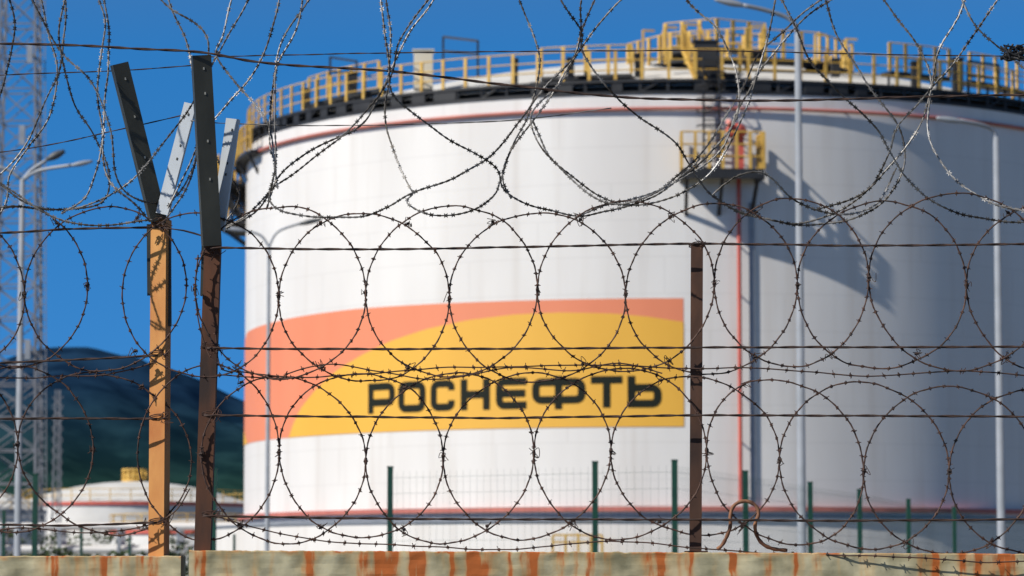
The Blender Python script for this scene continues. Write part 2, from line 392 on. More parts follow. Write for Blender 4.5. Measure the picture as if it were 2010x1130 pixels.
def stroke(mb,pts,t,ph0,z0,closed=False):
    pts=resamp(pts,.12,closed); N_=len(pts); o=len(mb.v); layer[0]=(layer[0]+1)%4; RR=TR+.036+.004*layer[0]
    for i,p in enumerate(pts):
        a=pts[i-1] if (i or closed) else p; b_=pts[(i+1)%N_] if (i<N_-1 or closed) else p
        dx,dy=b_[0]-a[0],b_[1]-a[1]; L=math.hypot(dx,dy) or 1; nx,ny=-dy/L*t/2,dx/L*t/2
        for sgn in(-1,1): mb.v.append(cyl(ph0+(p[0]+nx*sgn)/TR,z0+p[1]+ny*sgn,RR))
    for i in range(N_ if closed else N_-1):
        j=(i+1)%N_; mb.face(o+2*i,o+2*j,o+2*j+1,o+2*i+1)
zb=Z(799,1298); H=Z(737,1298)-zb; T=.24*H; e=T/2
for ch,x0,x1 in (('P',724,776),('O',783,836),('C',846,893),('H',905,962),('E',974,1034),('F',1045,1149),('T',1160,1222),('b',1232,1298)):
    f0=hit(x0,770)[0];f1=hit(x1,770)[0];W=(f1-f0)*TR
    s=MB()
    S=lambda pts,c=False:stroke(s,pts,T,f0,zb,c)
    R_=.2*H
    if ch=='P': S([(e,0),(e,H)]); S(rpath([(e,H-e),(W-e,H-e),(W-e,.36*H),(e,.36*H)],R_))
    if ch=='O': S(rpath([(e,e),(W-e,e),(W-e,H-e),(e,H-e)],R_,True),True)
    if ch=='C': S(rpath([(W-e,.66*H),(W-e,H-e),(e,H-e),(e,e),(W-e,e),(W-e,.34*H)],R_))
    if ch=='H': S([(e,0),(e,H)]); S([(W-e,0),(W-e,H)]); S([(e,.5*H),(W-e,.5*H)])
    if ch=='E': S(rpath([(W,H-e),(e,H-e),(e,e),(W,e)],R_*.9)); S([(e,.5*H),(W*.96,.5*H)])
    if ch=='F': S([(W/2,-.03*H),(W/2,H*1.03)]); S(rpath([(e,.15*H+e),(W-e,.15*H+e),(W-e,.86*H-e*.2),(e,.86*H-e*.2)],R_,True),True)
    if ch=='T': S([(0,H-e),(W,H-e)]); S([(W/2,0),(W/2,H)])
    if ch=='b': S([(e,0),(e,H)]); S(rpath([(e,e),(W-e,e),(W-e,.62*H),(e,.62*H)],R_))
    s.obj("letter",M['ink'],tank)
PR=1.7
fa,_=hit(1338,330,TR+PR);fb,_=hit(1500,330,TR+PR); dz=Z(330,1420,TR+PR)
s=MB(); s.arcbar(TR+.02,TR+PR,dz-.12,dz,fa,fb,10); s.arcbar(TR+PR-.15,TR+PR+.03,dz-.4,dz-.121,fa,fb,10)
s.bar(cyl(fa,dz-.3),cyl(fa,dz-.3,TR+PR-.15),(0,0,1),(1,0,0),-.1,.17,-.06,.06)
s.bar(cyl(fb,dz-.3),cyl(fb,dz-.3,TR+PR-.15),(0,0,1),(1,0,0),-.1,.17,-.06,.06)
for a in(fa+.01,(fa+fb)/2,fb-.01): s.beam(cyl(a,dz-1.7,TR),cyl(a,dz-.2,TR+PR-.1),.14)
s.obj("side_platform",M['black'],tank)
s=MB()
la=(fa*.6+fb*.4)
for d in(-.016,.016): s.beam(cyl(la+d,dz,TR+.35),cyl(la+d,ztop+1.6,TR+.35),.09)
zz=dz+.2
while zz<ztop+1.5: s.beam(cyl(la-.016,zz,TR+.35),cyl(la+.016,zz,TR+.35),.05); zz+=.28
for k in range(5):
    zz=dz+1.9+k*.55
    s.tube([cyl(la+.03*math.cos(t*.39),zz,TR+.35+.6*math.sin(t*.39)) for t in range(9)],.035,4)
s.obj("ladder",M['black'],tank)
s=MB(); rail_arc(s,TR+PR-.03,fa,fb,dz,1.5,.55,.12,(1,.66,.33),rt=.035)
for a in(fa,fb):
    for r in(.3,.8,1.3): s.beam(cyl(a,dz,TR+r),cyl(a,dz+1.5,TR+r),.1)
    for q in(.5,1.0,1.5): s.beam(cyl(a,dz+q,TR+.3),cyl(a,dz+q,TR+PR),.07)
s.obj("side_platform_railing",M['yellow'],tank)
s=MB(); pa=hit(1452,700,TR+.3)[0]
s.tube([cyl(pa,Z(985),TR+.32),cyl(pa,dz+1.2,TR+.32)],.085,8)
s.tube([cyl(pa,dz+1.2,TR+.32),cyl(pa,dz+1.5,TR+.6),cyl(pa,dz+1.6,TR+1.0)],.085,8)
s.ball(cyl(pa-.01,dz+1.6,TR+1.1),.45,10,6,(1,1,.75)); s.beam(cyl(pa,dz,TR+1.0),cyl(pa,dz+1.5,TR+1.0),.22)
s.tube([cyl(pa-.01,dz+1.6,TR+1.0),cyl(pa-.03,dz+1.9,TR+1.8)],[.16,.11],8)
zz=Z(960)
while zz<dz: s.beam(cyl(pa,zz,TR),cyl(pa,zz,TR+.32),.05); zz+=2
s.obj("fire_pipe",M['red'],tank)
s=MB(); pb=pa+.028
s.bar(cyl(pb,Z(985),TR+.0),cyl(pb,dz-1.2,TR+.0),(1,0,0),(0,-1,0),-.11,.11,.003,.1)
s.obj("grey_strip",M['pole'],tank)  # plain grey upright strip on the shell beside the fire pipe
s=MB(); st=MB(); n=30
ZL=P(440,440,154).z; ZU=ztop-1.2
def HZ(t): return ZL+(ZU-ZL)*t
A0,A1=math.radians(-118),math.radians(-86)
for k in range(n):
    t=k/n; a=A0+(A1-A0)*t; st.bar(cyl(a,HZ(t),TR+.2),cyl(a,HZ(t),TR+1.3),(0,0,1),(0,1,0),-.03,.03,-.15,.15)
    if k%3==0:
        s.beam(cyl(a,HZ(t),TR+1.3),cyl(a,HZ(t)+1.1,TR+1.3),.14)
        st.beam(cyl(a,HZ(t)-.1,TR+1.3),cyl(a,HZ(t)-1.6,TR),.1)
for o,w_ in((0,.26),(1.1,.1),(.55,.08)): s.tube([cyl(A0+(A1-A0)*k/n,HZ(k/n)+o,TR+1.3) for k in range(n+1)],w_/1.7,5)
s.obj("staircase_railing",M['yellow'],tank)
for R_,p_,q_,z_ in((.55,-92,-70,ztop-.55),(1.4,-104,-88,ztop-1.3),(1.35,-100,-84,ZL)):
    s=MB(); rail_arc(s,TR+R_,math.radians(p_),math.radians(q_),z_,1.2,.8,.17,(1,.5),rt=.05); s.obj("landing_railing",M['yellow'],tank)
    st.arcbar(TR,TR+R_,z_-.15,z_-.02,math.radians(p_),math.radians(q_),8)
    for a in(p_+2,(p_+q_)/2,q_-2): st.beam(cyl(math.radians(a),z_-1.0,TR),cyl(math.radians(a),z_-.1,TR+R_-.1),.12)
st.beam(cyl(math.radians(-92),ZL,TR+.8),cyl(math.radians(-92),ztop,TR+.8),.13)
st.obj("staircase",M['black'],tank)
# ---------------------------------------------------------------- smaller distant tanks
def small_tank(px,D,rpx,rimy,topy,label,rim,extras=True):
    R=rpx/F*D; c=Vector(((px-1005)/F*D,D,0)); zr=P(px,rimy,D-R).z; zt=P(px,topy,D).z
    e=empty("small_tank",(c.x,c.y,0),label,"storage tank","smaller storage tanks")
    s=MB(); 
    for z in(0,zr):
        for i in range(64): s.v.append(Vector((c.x+R*math.sin(i*math.pi/32),c.y-R*math.cos(i*math.pi/32),z)))
    for i in range(64): s.face(i,(i+1)%64,64+(i+1)%64,64+i)
    s.obj("shell",M['white'],e,smooth=True)
    s=MB()
    for j in range(9):
        r=max(.01,R*(1-j/8)); z=zr+.05+(zt-zr)*(1-(r/R)**2)
        for i in range(64): s.v.append(Vector((c.x+r*math.sin(i*math.pi/32),c.y-r*math.cos(i*math.pi/32),z)))
    for j in range(8):
        for i in range(64): s.face(j*64+i,j*64+(i+1)%64,(j+1)*64+(i+1)%64,(j+1)*64+i)
    s.obj("roof",M['white'],e,smooth=True)
    s=MB(); s.arcbar(R-.1,R+.15,zr-.25,zr+.06,0,2*math.pi,64,c); s.obj("rim",M[rim],e)
    s=MB(); rail_arc(s,R+.05,-math.pi,math.pi,zr+.07,1.1,1.8,.08,(1,.5),c,.035); s.obj("railing",M['yellow'],e)
    if extras:
        s=MB(); rail_arc(s,1.1,-math.pi,math.pi,zt,1.1,.5,.2,(1,.5,.2),c,.1); s.arcbar(.01,1.2,zt-.2,zt+.15,0,6.283,16,c)
        s.box((c.x-.3,c.y,zt+.5),1.0,.8,.8); s.obj("roof_vent",M['yellow'],e)
small_tank(265,300,230,985,946,"distant low white tank with domed roof and yellow vent","red")
small_tank(385,240,165,1040,1020,"distant small white tank with red rim","red",False)
small_tank(-20,280,110,1000,966,"distant white tank beside the lattice tower","pole",False)
pr=empty("pipe_rack",(-24,150,0),"pipe rack carrying white and red pipes on steel frames","pipe rack")
for i in range(10):
    s=MB(); x=-34+i*2.7
    s.beam((x,150,0),(x,150,4.4),.18); s.beam((x,151.6,0),(x,151.6,4.4),.18); s.beam((x,149.8,4.3),(x,151.8,4.3),.16); s.beam((x,149.8,3.2),(x,151.8,3.2),.16)
    s.obj("frame",M['pole'],pr)
for zz,yy,r,mm in((4.5,150.2,.14,'white'),(4.52,150.9,.16,'white'),(3.45,150.4,.2,'white'),(4.47,151.4,.11,'red'),(3.42,151.2,.14,'red')):
    s=MB(); s.tube([(-36,yy,zz),(-9,yy,zz)],r,8); s.obj("pipe",M[mm],pr)
for k,(px,D,w_,hh) in enumerate(((30,120,2.2,2.9),(110,125,2.8,3.3),(190,118,2.0,2.9),(255,128,2.6,3.2),(345,122,2.2,3.3),(440,118,2.4,3.0),(20,170,3.5,4.8),(120,172,3.2,5.0),(215,168,3.6,4.7),(350,175,3.4,4.9))):
    s=MB(); c=Vector(((px-1005)/F*D,D,0)); e=empty("bush",c,"dark green leafy bush on dry ground","bush","bushes beyond the wall")
    for i in range(700):
        d=Vector((random.gauss(0,1),random.gauss(0,1),random.gauss(0,1))).normalized()*random.uniform(.5,1)**.5
        d*=1+.35*noise.noise(d*2+Vector((k*7,0,0)))
        p=c+Vector((d.x*w_*.55,d.y*w_*.5,hh*.55+d.z*hh*.45)); u=Vector((random.gauss(0,1),random.gauss(0,1),random.gauss(0,1))).normalized(); a,b_=perp(u); q=random.uniform(.08,.16)
        o=len(s.v); s.v+=[p+a*q,p+b_*q*.6,p-a*q,p-b_*q*.6]; s.face(o,o+1,o+2,o+3)
    s.obj("foliage",M['bush'],e)
    s=MB()
    for i in range(5): s.tube([c+Vector((random.uniform(-.2,.2),0,0)),c+Vector((random.uniform(-.8,.8),random.uniform(-.5,.5),hh*.7))],[.05,.015],5)
    s.obj("stem",M['postbrown'],e)
e=empty("access_steps",(P(1130,1080,131).x,131,0),"yellow railed access steps over the containment wall","stairs")
s=MB()
for px_ in(1085,1110,1135,1160,1182):
    s.beam(P(px_,1110,131),P(px_,1046+abs(px_-1130)*.1,131),.1); s.beam(P(px_,1110,131.9),P(px_,1046+abs(px_-1130)*.1,131.9),.1)
for yy in(1046,1060): s.beam(P(1085,yy+4,131),P(1182,yy+4,131),.08); s.beam(P(1085,yy+4,131.9),P(1182,yy+4,131.9),.08)
s.obj("railing",M['yellow'],e)
s=MB(); s.bar(P(1085,1088,131),P(1182,1088,131),(0,1,0),(0,0,1),0,.9,-.05,.05)
for px_ in(1087,1180): s.beam(Vector((P(px_,1088,131).x,131.4,0)),P(px_,1088,131.4),.15)
s.obj("deck",M['pole'],e)
# ---------------------------------------------------------------- lattice tower
DT=200
tw=empty("lattice_tower",(P(32,1080,DT).x,DT,0),"tall grey steel lattice mast with ladder and antennas","tower")
s=MB(); cx=P(34,500,DT).x; Htop=48
def leg(i,z):
    hw=1.6-.015*z; sx_=(-1,1,1,-1)[i];sy_=(-1,-1,1,1)[i]
    return Vector((cx+sx_*hw,DT+sy_*hw,z))
for i in range(4): s.beam(leg(i,0),leg(i,Htop),.14)
z=0
while z<Htop-1:
    z2=z+2.0
    for i in range(4):
        j=(i+1)%4; s.beam(leg(i,z),leg(j,z),.085)
        s.beam(leg(i,z),leg(j,z2),.07); s.beam(leg(j,z),leg(i,z2),.07)
    z=z2
s.obj("mast",M['lattice'],tw)
s=MB()
for dx in(1.9,2.35): s.beam((cx+dx,DT-2.0,0),(cx+dx*.62,DT-1.0,Htop),.055)
z=.3
while z<Htop: 
    t=z/Htop; s.beam((cx+1.9*(1-.38*t),DT-2.0+1.0*t,z),(cx+2.35*(1-.38*t),DT-2.0+1.0*t,z),.045); z+=.45
s.obj("ladder",M['lattice'],tw)
for z,dx in((10,-1.3),(16,1.0),(23,-1.1),(29,.5),(34,.9)):
    s=MB(); s.box((cx+dx,DT-2.0,z),.35,.25,1.2); s.beam((cx+dx,DT-2.0,z),(cx+dx,DT-1.1,z),.1); s.obj("antenna",M['pole'],tw)
e=empty("thin_mast",(P(112,1080,240).x,240,0),"thin lattice mast behind the tank yard","mast")
s=MB(); X=P(112,900,240).x
for dx,dy in((-.4,0),(.4,0),(0,.6)): s.beam((X+dx,240+dy,0),(X+dx*.4,240+dy*.4,P(112,765,240).z),.09)
z=.5
while z<P(112,780,240).z: s.beam((X-.4,240,z),(X+.4,240,z+.7),.06); s.beam((X+.4,240,z),(X-.4,240,z+.7),.06); z+=.8
s.obj("frame",M['lattice'],e)
# ---------------------------------------------------------------- street lamps
def lamp(px,topy,D,r,arms,label):
    top=P(px,topy,D); base=Vector((top.x,D,0))
    e=empty("street_lamp",base,label,"street lamp","lamp posts around the tank yard")
    s=MB(); s.tube([base,base+Vector((0,0,.5)),base+Vector((0,0,.51)),top],[r*1.6,r*1.6,r*1.15,r*.8],12); s.obj("pole",M['pole'],e,smooth=True)
    for path,head in arms:
        pts=catmull([top-Vector((0,0,.05))]+[P(x,y,D-dy) for x,y,dy in path],.12)
        s=MB(); s.tube(pts,r*.55,8); s.obj("arm",M['pole'],e,smooth=True)
        a=P(head[0],head[1],D-path[-1][2]); b_=P(head[2],head[3],D-path[-1][2]); s=MB(); hw=head[4]/F*D*.5
        N_=9; pts=[a.lerp(b_,i/(N_-1)) for i in range(N_)]; s.tube(pts,[hw*(.35+.65*math.sin(math.pi*min(1,(i+.6)/N_)) ) for i in range(N_)],10)
        s.obj("lamp_head",M['lampdark' if head[5] else 'pole'],e,smooth=True)
lamp(1566,66,60,.075,[([(1562,50,0),(1545,34,0),(1500,19,.1),(1458,10,.2)],(1462,11,1402,-2,14,0))],"tall galvanised lamp post with single curved arm")
lamp(1955,268,60,.07,[([(1950,256,0),(1930,246,.1),(1885,237,.3)],(1890,238,1838,231,12,0))],"galvanised lamp post with short curved arm")
lamp(44,350,70,.07,[([(60,335,0),(95,312,0)],(92,313,127,296,16,1)),([(75,335,.2),(140,324,.4)],(138,325,182,316,10,0)),([(20,335,0),(-10,325,0)],(-5,326,-50,315,14,1))],"galvanised lamp post with several outward arms")
lamp(528,482,112,.075,[([(512,462,0),(480,452,0)],(483,453,440,447,10,0)),([(545,455,0),(590,438,0)],(586,440,632,430,10,1))],"thin double armed lamp post before the tank")
# ---------------------------------------------------------------- green mesh fence
gp=[(766,918),(1168,908),(1324,905),(1463,926),(1590,948),(1687,962),(1783,981),(1873,996),(1962,1007),(2060,1018)]
pts=[]
for px,ty in gp:
    D=1.55*F/(1157-ty); pts.append(P(px,ty,D))
def dropz(p,z): return Vector((p.x,p.y,z))
e=empty("mesh_fence",dropz(pts[2],0),"green welded mesh fence with square steel posts","fence")
for q in pts:
    s=MB(); s.beam(dropz(q,0),q,.07); s.beam(q,q+Vector((0,0,.02)),.08); s.obj("fence_post",M['green'],e)
for i,(a,b_) in enumerate(zip(pts,pts[1:])):
    s=MB(); L=(dropz(b_,0)-dropz(a,0)).length; k=int(L/.1)
    zt=min(a.z,b_.z)-.05
    for j in range(1,k):
        p=a.lerp(b_,j/k); s.beam(dropz(p,.2),dropz(p,zt),.0022)
    z=.3
    while z<zt+.01: s.beam(dropz(a,z),dropz(b_,z),.003); z+=.2
    s.obj("mesh_panel",M['green'],e)
pts=[]
for px,ty in ((-60,1010),(8,1003),(70,932),(160,1035),(420,922)):
    D=1.55*F/(1157-ty); pts.append(P(px,ty,D))
for q in pts+[P(255,1052,92),P(460,1050,90)]:
    s=MB(); s.beam(dropz(q,0),q,.07); s.beam(q,q+Vector((0,0,.02)),.08)
    s.obj("green_fence_post",M['green'],None,dropz(q,0),label="dark green square steel fence post",category="fence post",group="green posts beyond the wall")
# ---------------------------------------------------------------- concrete wall
L0=11.6; LL=11.9
streaks=[(392,9,1),(400,5,.7),(445,10,.4),(500,6,.3),(600,8,1),(612,6,.7),(712,11,1),(735,12,.9),(758,12,1),(780,8,.6),(815,13,1),(832,6,.7),(890,8,.6),(930,12,.9),(950,15,1),(1000,6,.5),(1043,14,1),(1100,7,1),(1128,5,.6),(1155,15,.9),(1190,7,.5),(1275,13,1),(1295,13,1),(1352,7,1),(1440,7,1),(1505,6,.7),(1560,8,.4),(1600,5,.4),(1700,6,.35),(1815,15,.9),(1838,7,.7),(1892,15,1),(1915,9,.9),(1955,18,.7),(1985,12,1)]
streaksL=[(95,16,.5),(110,6,.6),(205,8,.45),(300,10,.8)]
random.seed(31)
def expand(st):
    out=[]
    for c,w_,it in st:
        out.append((c,w_*1.1,it*.62,random.uniform(.12,.6)))
        out.append((c+random.uniform(-8,8),w_*2.6,it*.16,random.uniform(.1,.5)))
        for _ in range(3): out.append((c+random.uniform(-w_,w_),random.uniform(2,4.5),it*random.uniform(.4,.85),random.uniform(.04,.4)))
    for _ in range(34):
        out.append((random.uniform(st[0][0],st[-1][0]),random.uniform(2,6),random.uniform(.12,.4),random.uniform(.02,.2)))
    return out
def wall(name,x0,x1,Y,yL,yR,st,label):
    st=expand(st)
    step=2; n_=int((x1-x0)/step); rows=[0,.004,.012,.02,.03,.045,.06,.08,.11,.16,.3,.6,1.2,1.83]
    mb=MB(); rust=[]
    for i in range(n_+1):
        px=x0+(x1-x0)*i/n_; top=P(px,yL+(yR-yL)*(px-x0)/(x1-x0),Y)
        ir=.0028*noise.fractal(Vector((px*.05,0,7)),1,2,4)
        near=[q for q in st if abs(px-q[0])<q[1]*3+4]
        for k,d in enumerate(rows):
            z=top.z+ir-d if k<len(rows)-1 else 0
            off=0.004*noise.noise(Vector((px*.03,d*30,2))) if k else .006
            mb.v.append(Vector((top.x,Y-.02+off,z)))
            xx=px+5*noise.noise(Vector((px*.01,d*25,4)))
            r=sum(it*math.exp(-((xx-c)/w_)**2)*max(0,1-(d/ln_)**1.5*.7) for c,w_,it,ln_ in near)
            if d<.005: r=max(r,.5+.9*noise.noise(Vector((px*.02,5,5))))
            elif d<.013: r=max(r,.2+.6*noise.noise(Vector((px*.05,8,5))))
            rust.append(max(0,min(1.1,r)))
    K=len(rows)
    for i in range(n_):
        for k in range(K-1): mb.face(i*K+k,i*K+k+1,(i+1)*K+k+1,(i+1)*K+k)
    o=len(mb.v)
    for i in range(n_+1):
        f=mb.v[i*K]; mb.v.append(Vector((f.x,Y+.16,f.z))); mb.v.append(Vector((f.x,Y+.16,0))); rust+=[.3,0]
    for i in range(n_):
        mb.face(i*K,(i+1)*K,o+2*i+2,o+2*i); mb.face(o+2*i,o+2*i+2,o+2*i+3,o+2*i+1)
    mb.face(*([k for k in range(K)]+[o+1,o])[::-1]); mb.face(*([n_*K+k for k in range(K)]+[o+2*n_+1,o+2*n_]))
    org=Vector((mb.v[n_//2*K].x,Y,0))
    ob=mb.obj(name,M['conc'],None,org,smooth=False,label=label,category="wall",group="concrete wall panels")
    at=ob.data.attributes.new("rust",'FLOAT','POINT')
    for i,v in enumerate(rust): at.data[i].value=v
wall("concrete_wall",372,2350,L0,1080,1088,streaks,"weathered concrete wall panel streaked with orange rust")
wall("concrete_wall",-350,356,LL,1091,1091,streaksL,"grey concrete wall panel with faint rust stains")
# ---------------------------------------------------------------- fence posts with Y arms
def Lpost(mb,a,b_,w,side=1,th=.005,rot=0,fl=.9):
    d=(b_-a).normalized(); A=Vector((1,0,0)); A=(A-d*A.dot(d)).normalized(); B=d.cross(A)
    if B.y>0: B=-B
    if rot:
        c_,s_=math.cos(rot),math.sin(rot); A,B=A*c_+B*s_,B*c_-A*s_; w=w/max(.6,c_)
    mb.bar(a,b_,A,B,-w/2,w/2,0,th)
    e=-w/2 if side<0 else w/2-th
    mb.bar(a,b_,A,B,e,e+th,-w*fl,-.0005)
    return A,B
def ypost(org,shaft,arms,label):
    e=empty("fence_post",org,label,"fence post","steel fence posts on the wall")
    for sp in shaft:
        s=MB(); Lpost(s,P(sp[0],sp[1],sp[4]),P(sp[2],sp[3],sp[4]),sp[5]/F*L0,sp[6],rot=sp[8] if len(sp)>8 else 0); s.obj("post_shaft",sp[7],e)
    for a in arms:
        s=MB(); p0=P(a[0],a[1],a[4]);p1=P(a[2],a[3],a[4]+a[8]); A,B=Lpost(s,p0,p1,a[5]/F*L0,a[6],rot=a[9],fl=.35 if a[7]==M['armlight'] else .9); s.obj("outrigger_arm",a[7],e)
        for t in a[10]:
            s=MB(); c=p0.lerp(p1,t)+A*.004+B*.0052; s.bar(c,c+B*.0018,A,B.cross(A),-.0025,.0025,-.0045,.0045)
            s.obj("bolt",M['bolt'] if a[7]!=M['armlight'] else M['armdark'],e)
ypost(P(308,1091,11.93),[(307,1094,312,430,11.93,32,1,M['postorange'],.25),(293,580,292,440,11.945,8,1,M['armdark']),(332,640,331,450,11.95,9,1,M['armdark'])],
 [(312,432,236,124,11.91,31,-1,M['armdark'],-.1,-.3,(.4,.66,.9)),(318,420,374,203,11.86,25,1,M['armlight'],.0,.15,(.5,.62,.9))],"ochre rusted angle steel post with two spread arms")
ypost(P(398,1082,11.66),[(397,1084,417,478,11.66,32,1,M['postorgrust'])],
 [(417,482,396,108,11.60,36,-1,M['armdark'],-.1,-.2,(.35,.55,.8,.93)),(427,452,457,233,11.66,26,1,M['armlight'],.0,.15,(.5,.6,.9)),(401,580,404,470,11.7,16,-1,M['armdark'],0,0,())],"brown rusted angle steel post with two spread arms")
e=empty("fence_post",P(1366,1085,11.66),"straight dark brown rusted steel post","fence post","steel fence posts on the wall")
s=MB(); Lpost(s,P(1365,1090,11.66),P(1368,478,11.66),.043,1); s.obj("post_shaft",M['postbrown'],e)
s=MB(); q=P(1366,1084,11.66); s.box((q.x,q.y,q.z+.002),.08,.06,.006); s.obj("base_plate",M['postbrown'],e)
s=MB(); pts=catmull([P(x,y,11.62+dy) for x,y,dy in((1408,1078,.02),(1420,1066,.02),(1433,1035,0),(1434,1008,0),(1443,990,0),(1463,983,0),(1482,991,0),(1489,1008,0),(1482,1030,.0),(1486,1052,.02),(1498,1068,.03),(1518,1077,.04),(1545,1080,.05))],.01)
s.tube(pts,[.0066+.0009*math.sin(i*2.2) for i in range(len(pts))],10)
s.obj("lifting_loop",M['loop'],None,P(1463,1084,11.62),smooth=True,label="rusty rebar lifting loop embedded in wall top",category="lifting loop")
# ---------------------------------------------------------------- horizontal wires
def strand(pxs,Y,r=.0042,mt='rustwire',lab="rusty twisted steel wire strung between fence posts",bs=0,step=.03):
    pts=catmull([P(x,y,Y) for x,y in pxs],step)
    pts=[p+Vector((0,0,.0018*noise.noise(p*6))) for p in pts]
    s=MB()
    for ph in(0,math.pi):
        s.tube([p+Vector((0,math.sin(i*1.1+ph)*r*.5,math.cos(i*1.1+ph)*r*.5)) for i,p in enumerate(pts)],r*.72,5)
    if bs: barbs(s,pts,bs,.014,r*.7)
    s.obj("fence_wire",M[mt],None,pts[0],smooth=True,label=lab,category="wire",group="horizontal fence wires")
Yw=11.6
strand([(412,486),(700,489),(1000,485),(1367,478),(1700,482),(2100,478)],Yw)
strand([(405,683),(700,685),(1000,684),(1367,682),(1700,681),(2100,681)],Yw)
strand([(400,815),(700,818),(1000,820),(1367,815),(1700,816),(2100,818)],Yw)
strand([(398,1012),(600,1016),(1000,1019),(1367,1020),(1700,1022),(2100,1018)],Yw)
strand([(-120,462),(0,457),(150,449),(312,446)],11.87)
strand([(-120,716),(0,712),(150,706),(310,697)],11.87)
strand([(-120,823),(0,822),(150,821),(308,822)],11.87)
strand([(-120,1030),(0,1030),(150,1031),(308,1025)],11.87)
TB="dark barbed wire strung along the tips of the post arms"
strand([(-120,84),(0,86),(130,88),(235,94),(396,103),(500,121),(640,132),(760,139),(900,155),(1000,167),(1130,182),(1250,192),(1400,197),(1600,196),(1800,190),(2100,184)],11.48,.0045,'rustwire',TB)
TS="thin sagging wire behind the coiled razor wire"
strand([(374,112),(600,107),(900,102),(1360,99),(1700,106),(2100,112)],11.85,.0022,'rustwire',TS)
strand([(-100,152),(100,143),(230,139),(380,128)],11.95,.0022,'rustwire',TS)
strand([(-100,310),(60,290),(200,262),(374,222)],11.9,.0022,'rustwire',TS)
strand([(374,236),(460,243),(700,246),(1000,236),(1200,212)],11.85,.002,'coilwire',TS)
strand([(312,446),(360,452),(420,470)],11.72,.003,'rustwire',"short tie wire between the paired posts",0)
# ---------------------------------------------------------------- flat ring rows
def tangle(mb,p,n_=3,L=.03):
    for _ in range(n_):
        q=[p+Vector((random.uniform(-1,1),random.uniform(-.6,.2),random.uniform(-1,1)))*L*random.uniform(.2,1) for _ in range(4)]
        mb.tube(catmull(q,.006),.0013,4)
    mb.tube([p+Vector((-.006,0,0)),p+Vector((.006,0,.002))],.0055,6)
def ringrow(T,hh,Y,label,seed,rmat='rustring'):
    random.seed(seed)
    e=empty("razor_wire_row",P(T[len(T)//2][0],T[len(T)//2][1]+hh,Y),label,"barbed wire","barbed wire ring rows")
    for i in range(1,len(T)-1):
        a,c,b_=T[i-1],T[i],T[i+1]
        cx_=(a[0]+b_[0])/2; cy_=(a[1]+b_[1])/2+random.uniform(-4,4); ax=(b_[0]-a[0])/2; h_=hh*random.uniform(.975,1.03)
        ph=random.random()*6; am=random.uniform(2,6); dl=(.018 if i%2 else -.018); tl=random.uniform(-.03,.03); up=random.uniform(.97,1.03)
        pts=[]
        N_=110
        for k in range(N_):
            t=2*math.pi*k/N_
            wob=am*math.sin(2*t+ph)*abs(math.sin(t))+3.6*noise.noise(Vector((k*.16,i*9.1,seed)))
            x=cx_+ax*math.cos(t)+wob*.5*math.sin(t)+tl*h_*math.sin(t)
            y=cy_-(h_*(up if math.sin(t)>0 else 1)+wob)*math.sin(t)+((a[1] if math.cos(t)<0 else b_[1])-cy_)*abs(math.cos(t))
            pts.append(P(x,y,Y+dl+.012*math.sin(t+ph)))
        s=MB(); s.tube(pts,.0026,6,True)
        s.tube([p+Vector((math.cos(q*1.3)*.0022,math.sin(q*1.3)*.003,math.sin(q*1.3)*.0022)) for q,p in enumerate(pts)],.0018,4,True)
        barbs(s,pts,.05,.0095,.0026,True)
        s.obj("wire_ring",M[rmat],e,smooth=False)
    for t in T[1:-1]:
        s=MB()
        p=P(t[0],t[1],Y); s.tube([p+Vector((0,-.022,-.004)),p+Vector((0,.022,.004))],.006,6); s.tube([p+Vector((0,0,-.012)),p+Vector((0,0,.012))],.0058,6); tangle(s,p+Vector((0,-.02,0)),2,.026)
        s.obj("wire_clip",M['rustwire'],e)
    for a,b_ in zip(T,T[1:]):
        for sg in(-1,1):
            if random.random()<.75:
                s=MB(); tangle(s,P((a[0]+b_[0])/2+random.uniform(-4,4),(a[1]+b_[1])/2+sg*hh*.86,Y-.02),3,.03); s.obj("wire_clip",M['rustwire'],e)
LB="row of overlapping rusty barbed wire rings clipped together"
ringrow([(240,575),(383,568),(547,582),(718,575),(882,587),(1055,570),(1228,577),(1402,557),(1565,560),(1705,545),(1897,560),(2060,560),(2225,560)],165,L0+.03,LB,3)
ringrow([(270,890),(395,892),(548,888),(718,905),(870,896),(1048,890),(1199,886),(1387,885),(1530,903),(1695,925),(1863,925),(2030,920),(2195,920)],162,L0+.05,LB,5)
ringrow([(-240,560),(-100,560),(48,578),(172,560),(366,556)],152,11.9,"two overlapping rusty barbed wire rings beside the post",8)
ringrow([(-270,880),(-120,880),(35,872),(183,882),(376,905)],158,11.92,"two overlapping rusty barbed wire rings beside the post",9)
random.seed(21)
def loose(paths,label,mt,r,bs,size,kind=0,Y=11.62,name="barbed_wire_strand"):
    for pp in paths:
        q=[P(a[0],a[1],Y+(a[2] if len(a)>2 else 0)) for a in pp]
        pts=catmull(q,.015); pts=[p+Vector((noise.noise(p*9),0,noise.noise(p*9+Vector((5,5,5)))))*.004 for p in pts]
        s=MB(); s.tube(pts,r,6)
        barbs(s,pts,bs,size,r,False,kind); s.obj(name,M[mt],None,pts[0],label=label,category="barbed wire",group="loose barbed wires")
loose([[(425,735),(560,742),(700,735),(870,722),(1020,720),(1200,716),(1350,724),(1500,722),(1690,738),(1880,728),(2060,740)],
 [(425,640),(432,720),(480,730),(560,740)],
 [(560,735),(640,715),(740,728),(860,745),(1000,722),(1120,728),(1210,712),(1300,732)],
 [(410,1010),(520,1040),(640,1062),(820,1072),(1000,1078),(1200,1062),(1370,1075),(1500,1085),(1700,1090,-.06),(1850,1098,-.07),(1950,1104,-.07),(2060,1098,-.07)]],
 "single rusty barbed wire strand tying the rings together",'rustring',.0026,.06,.011)
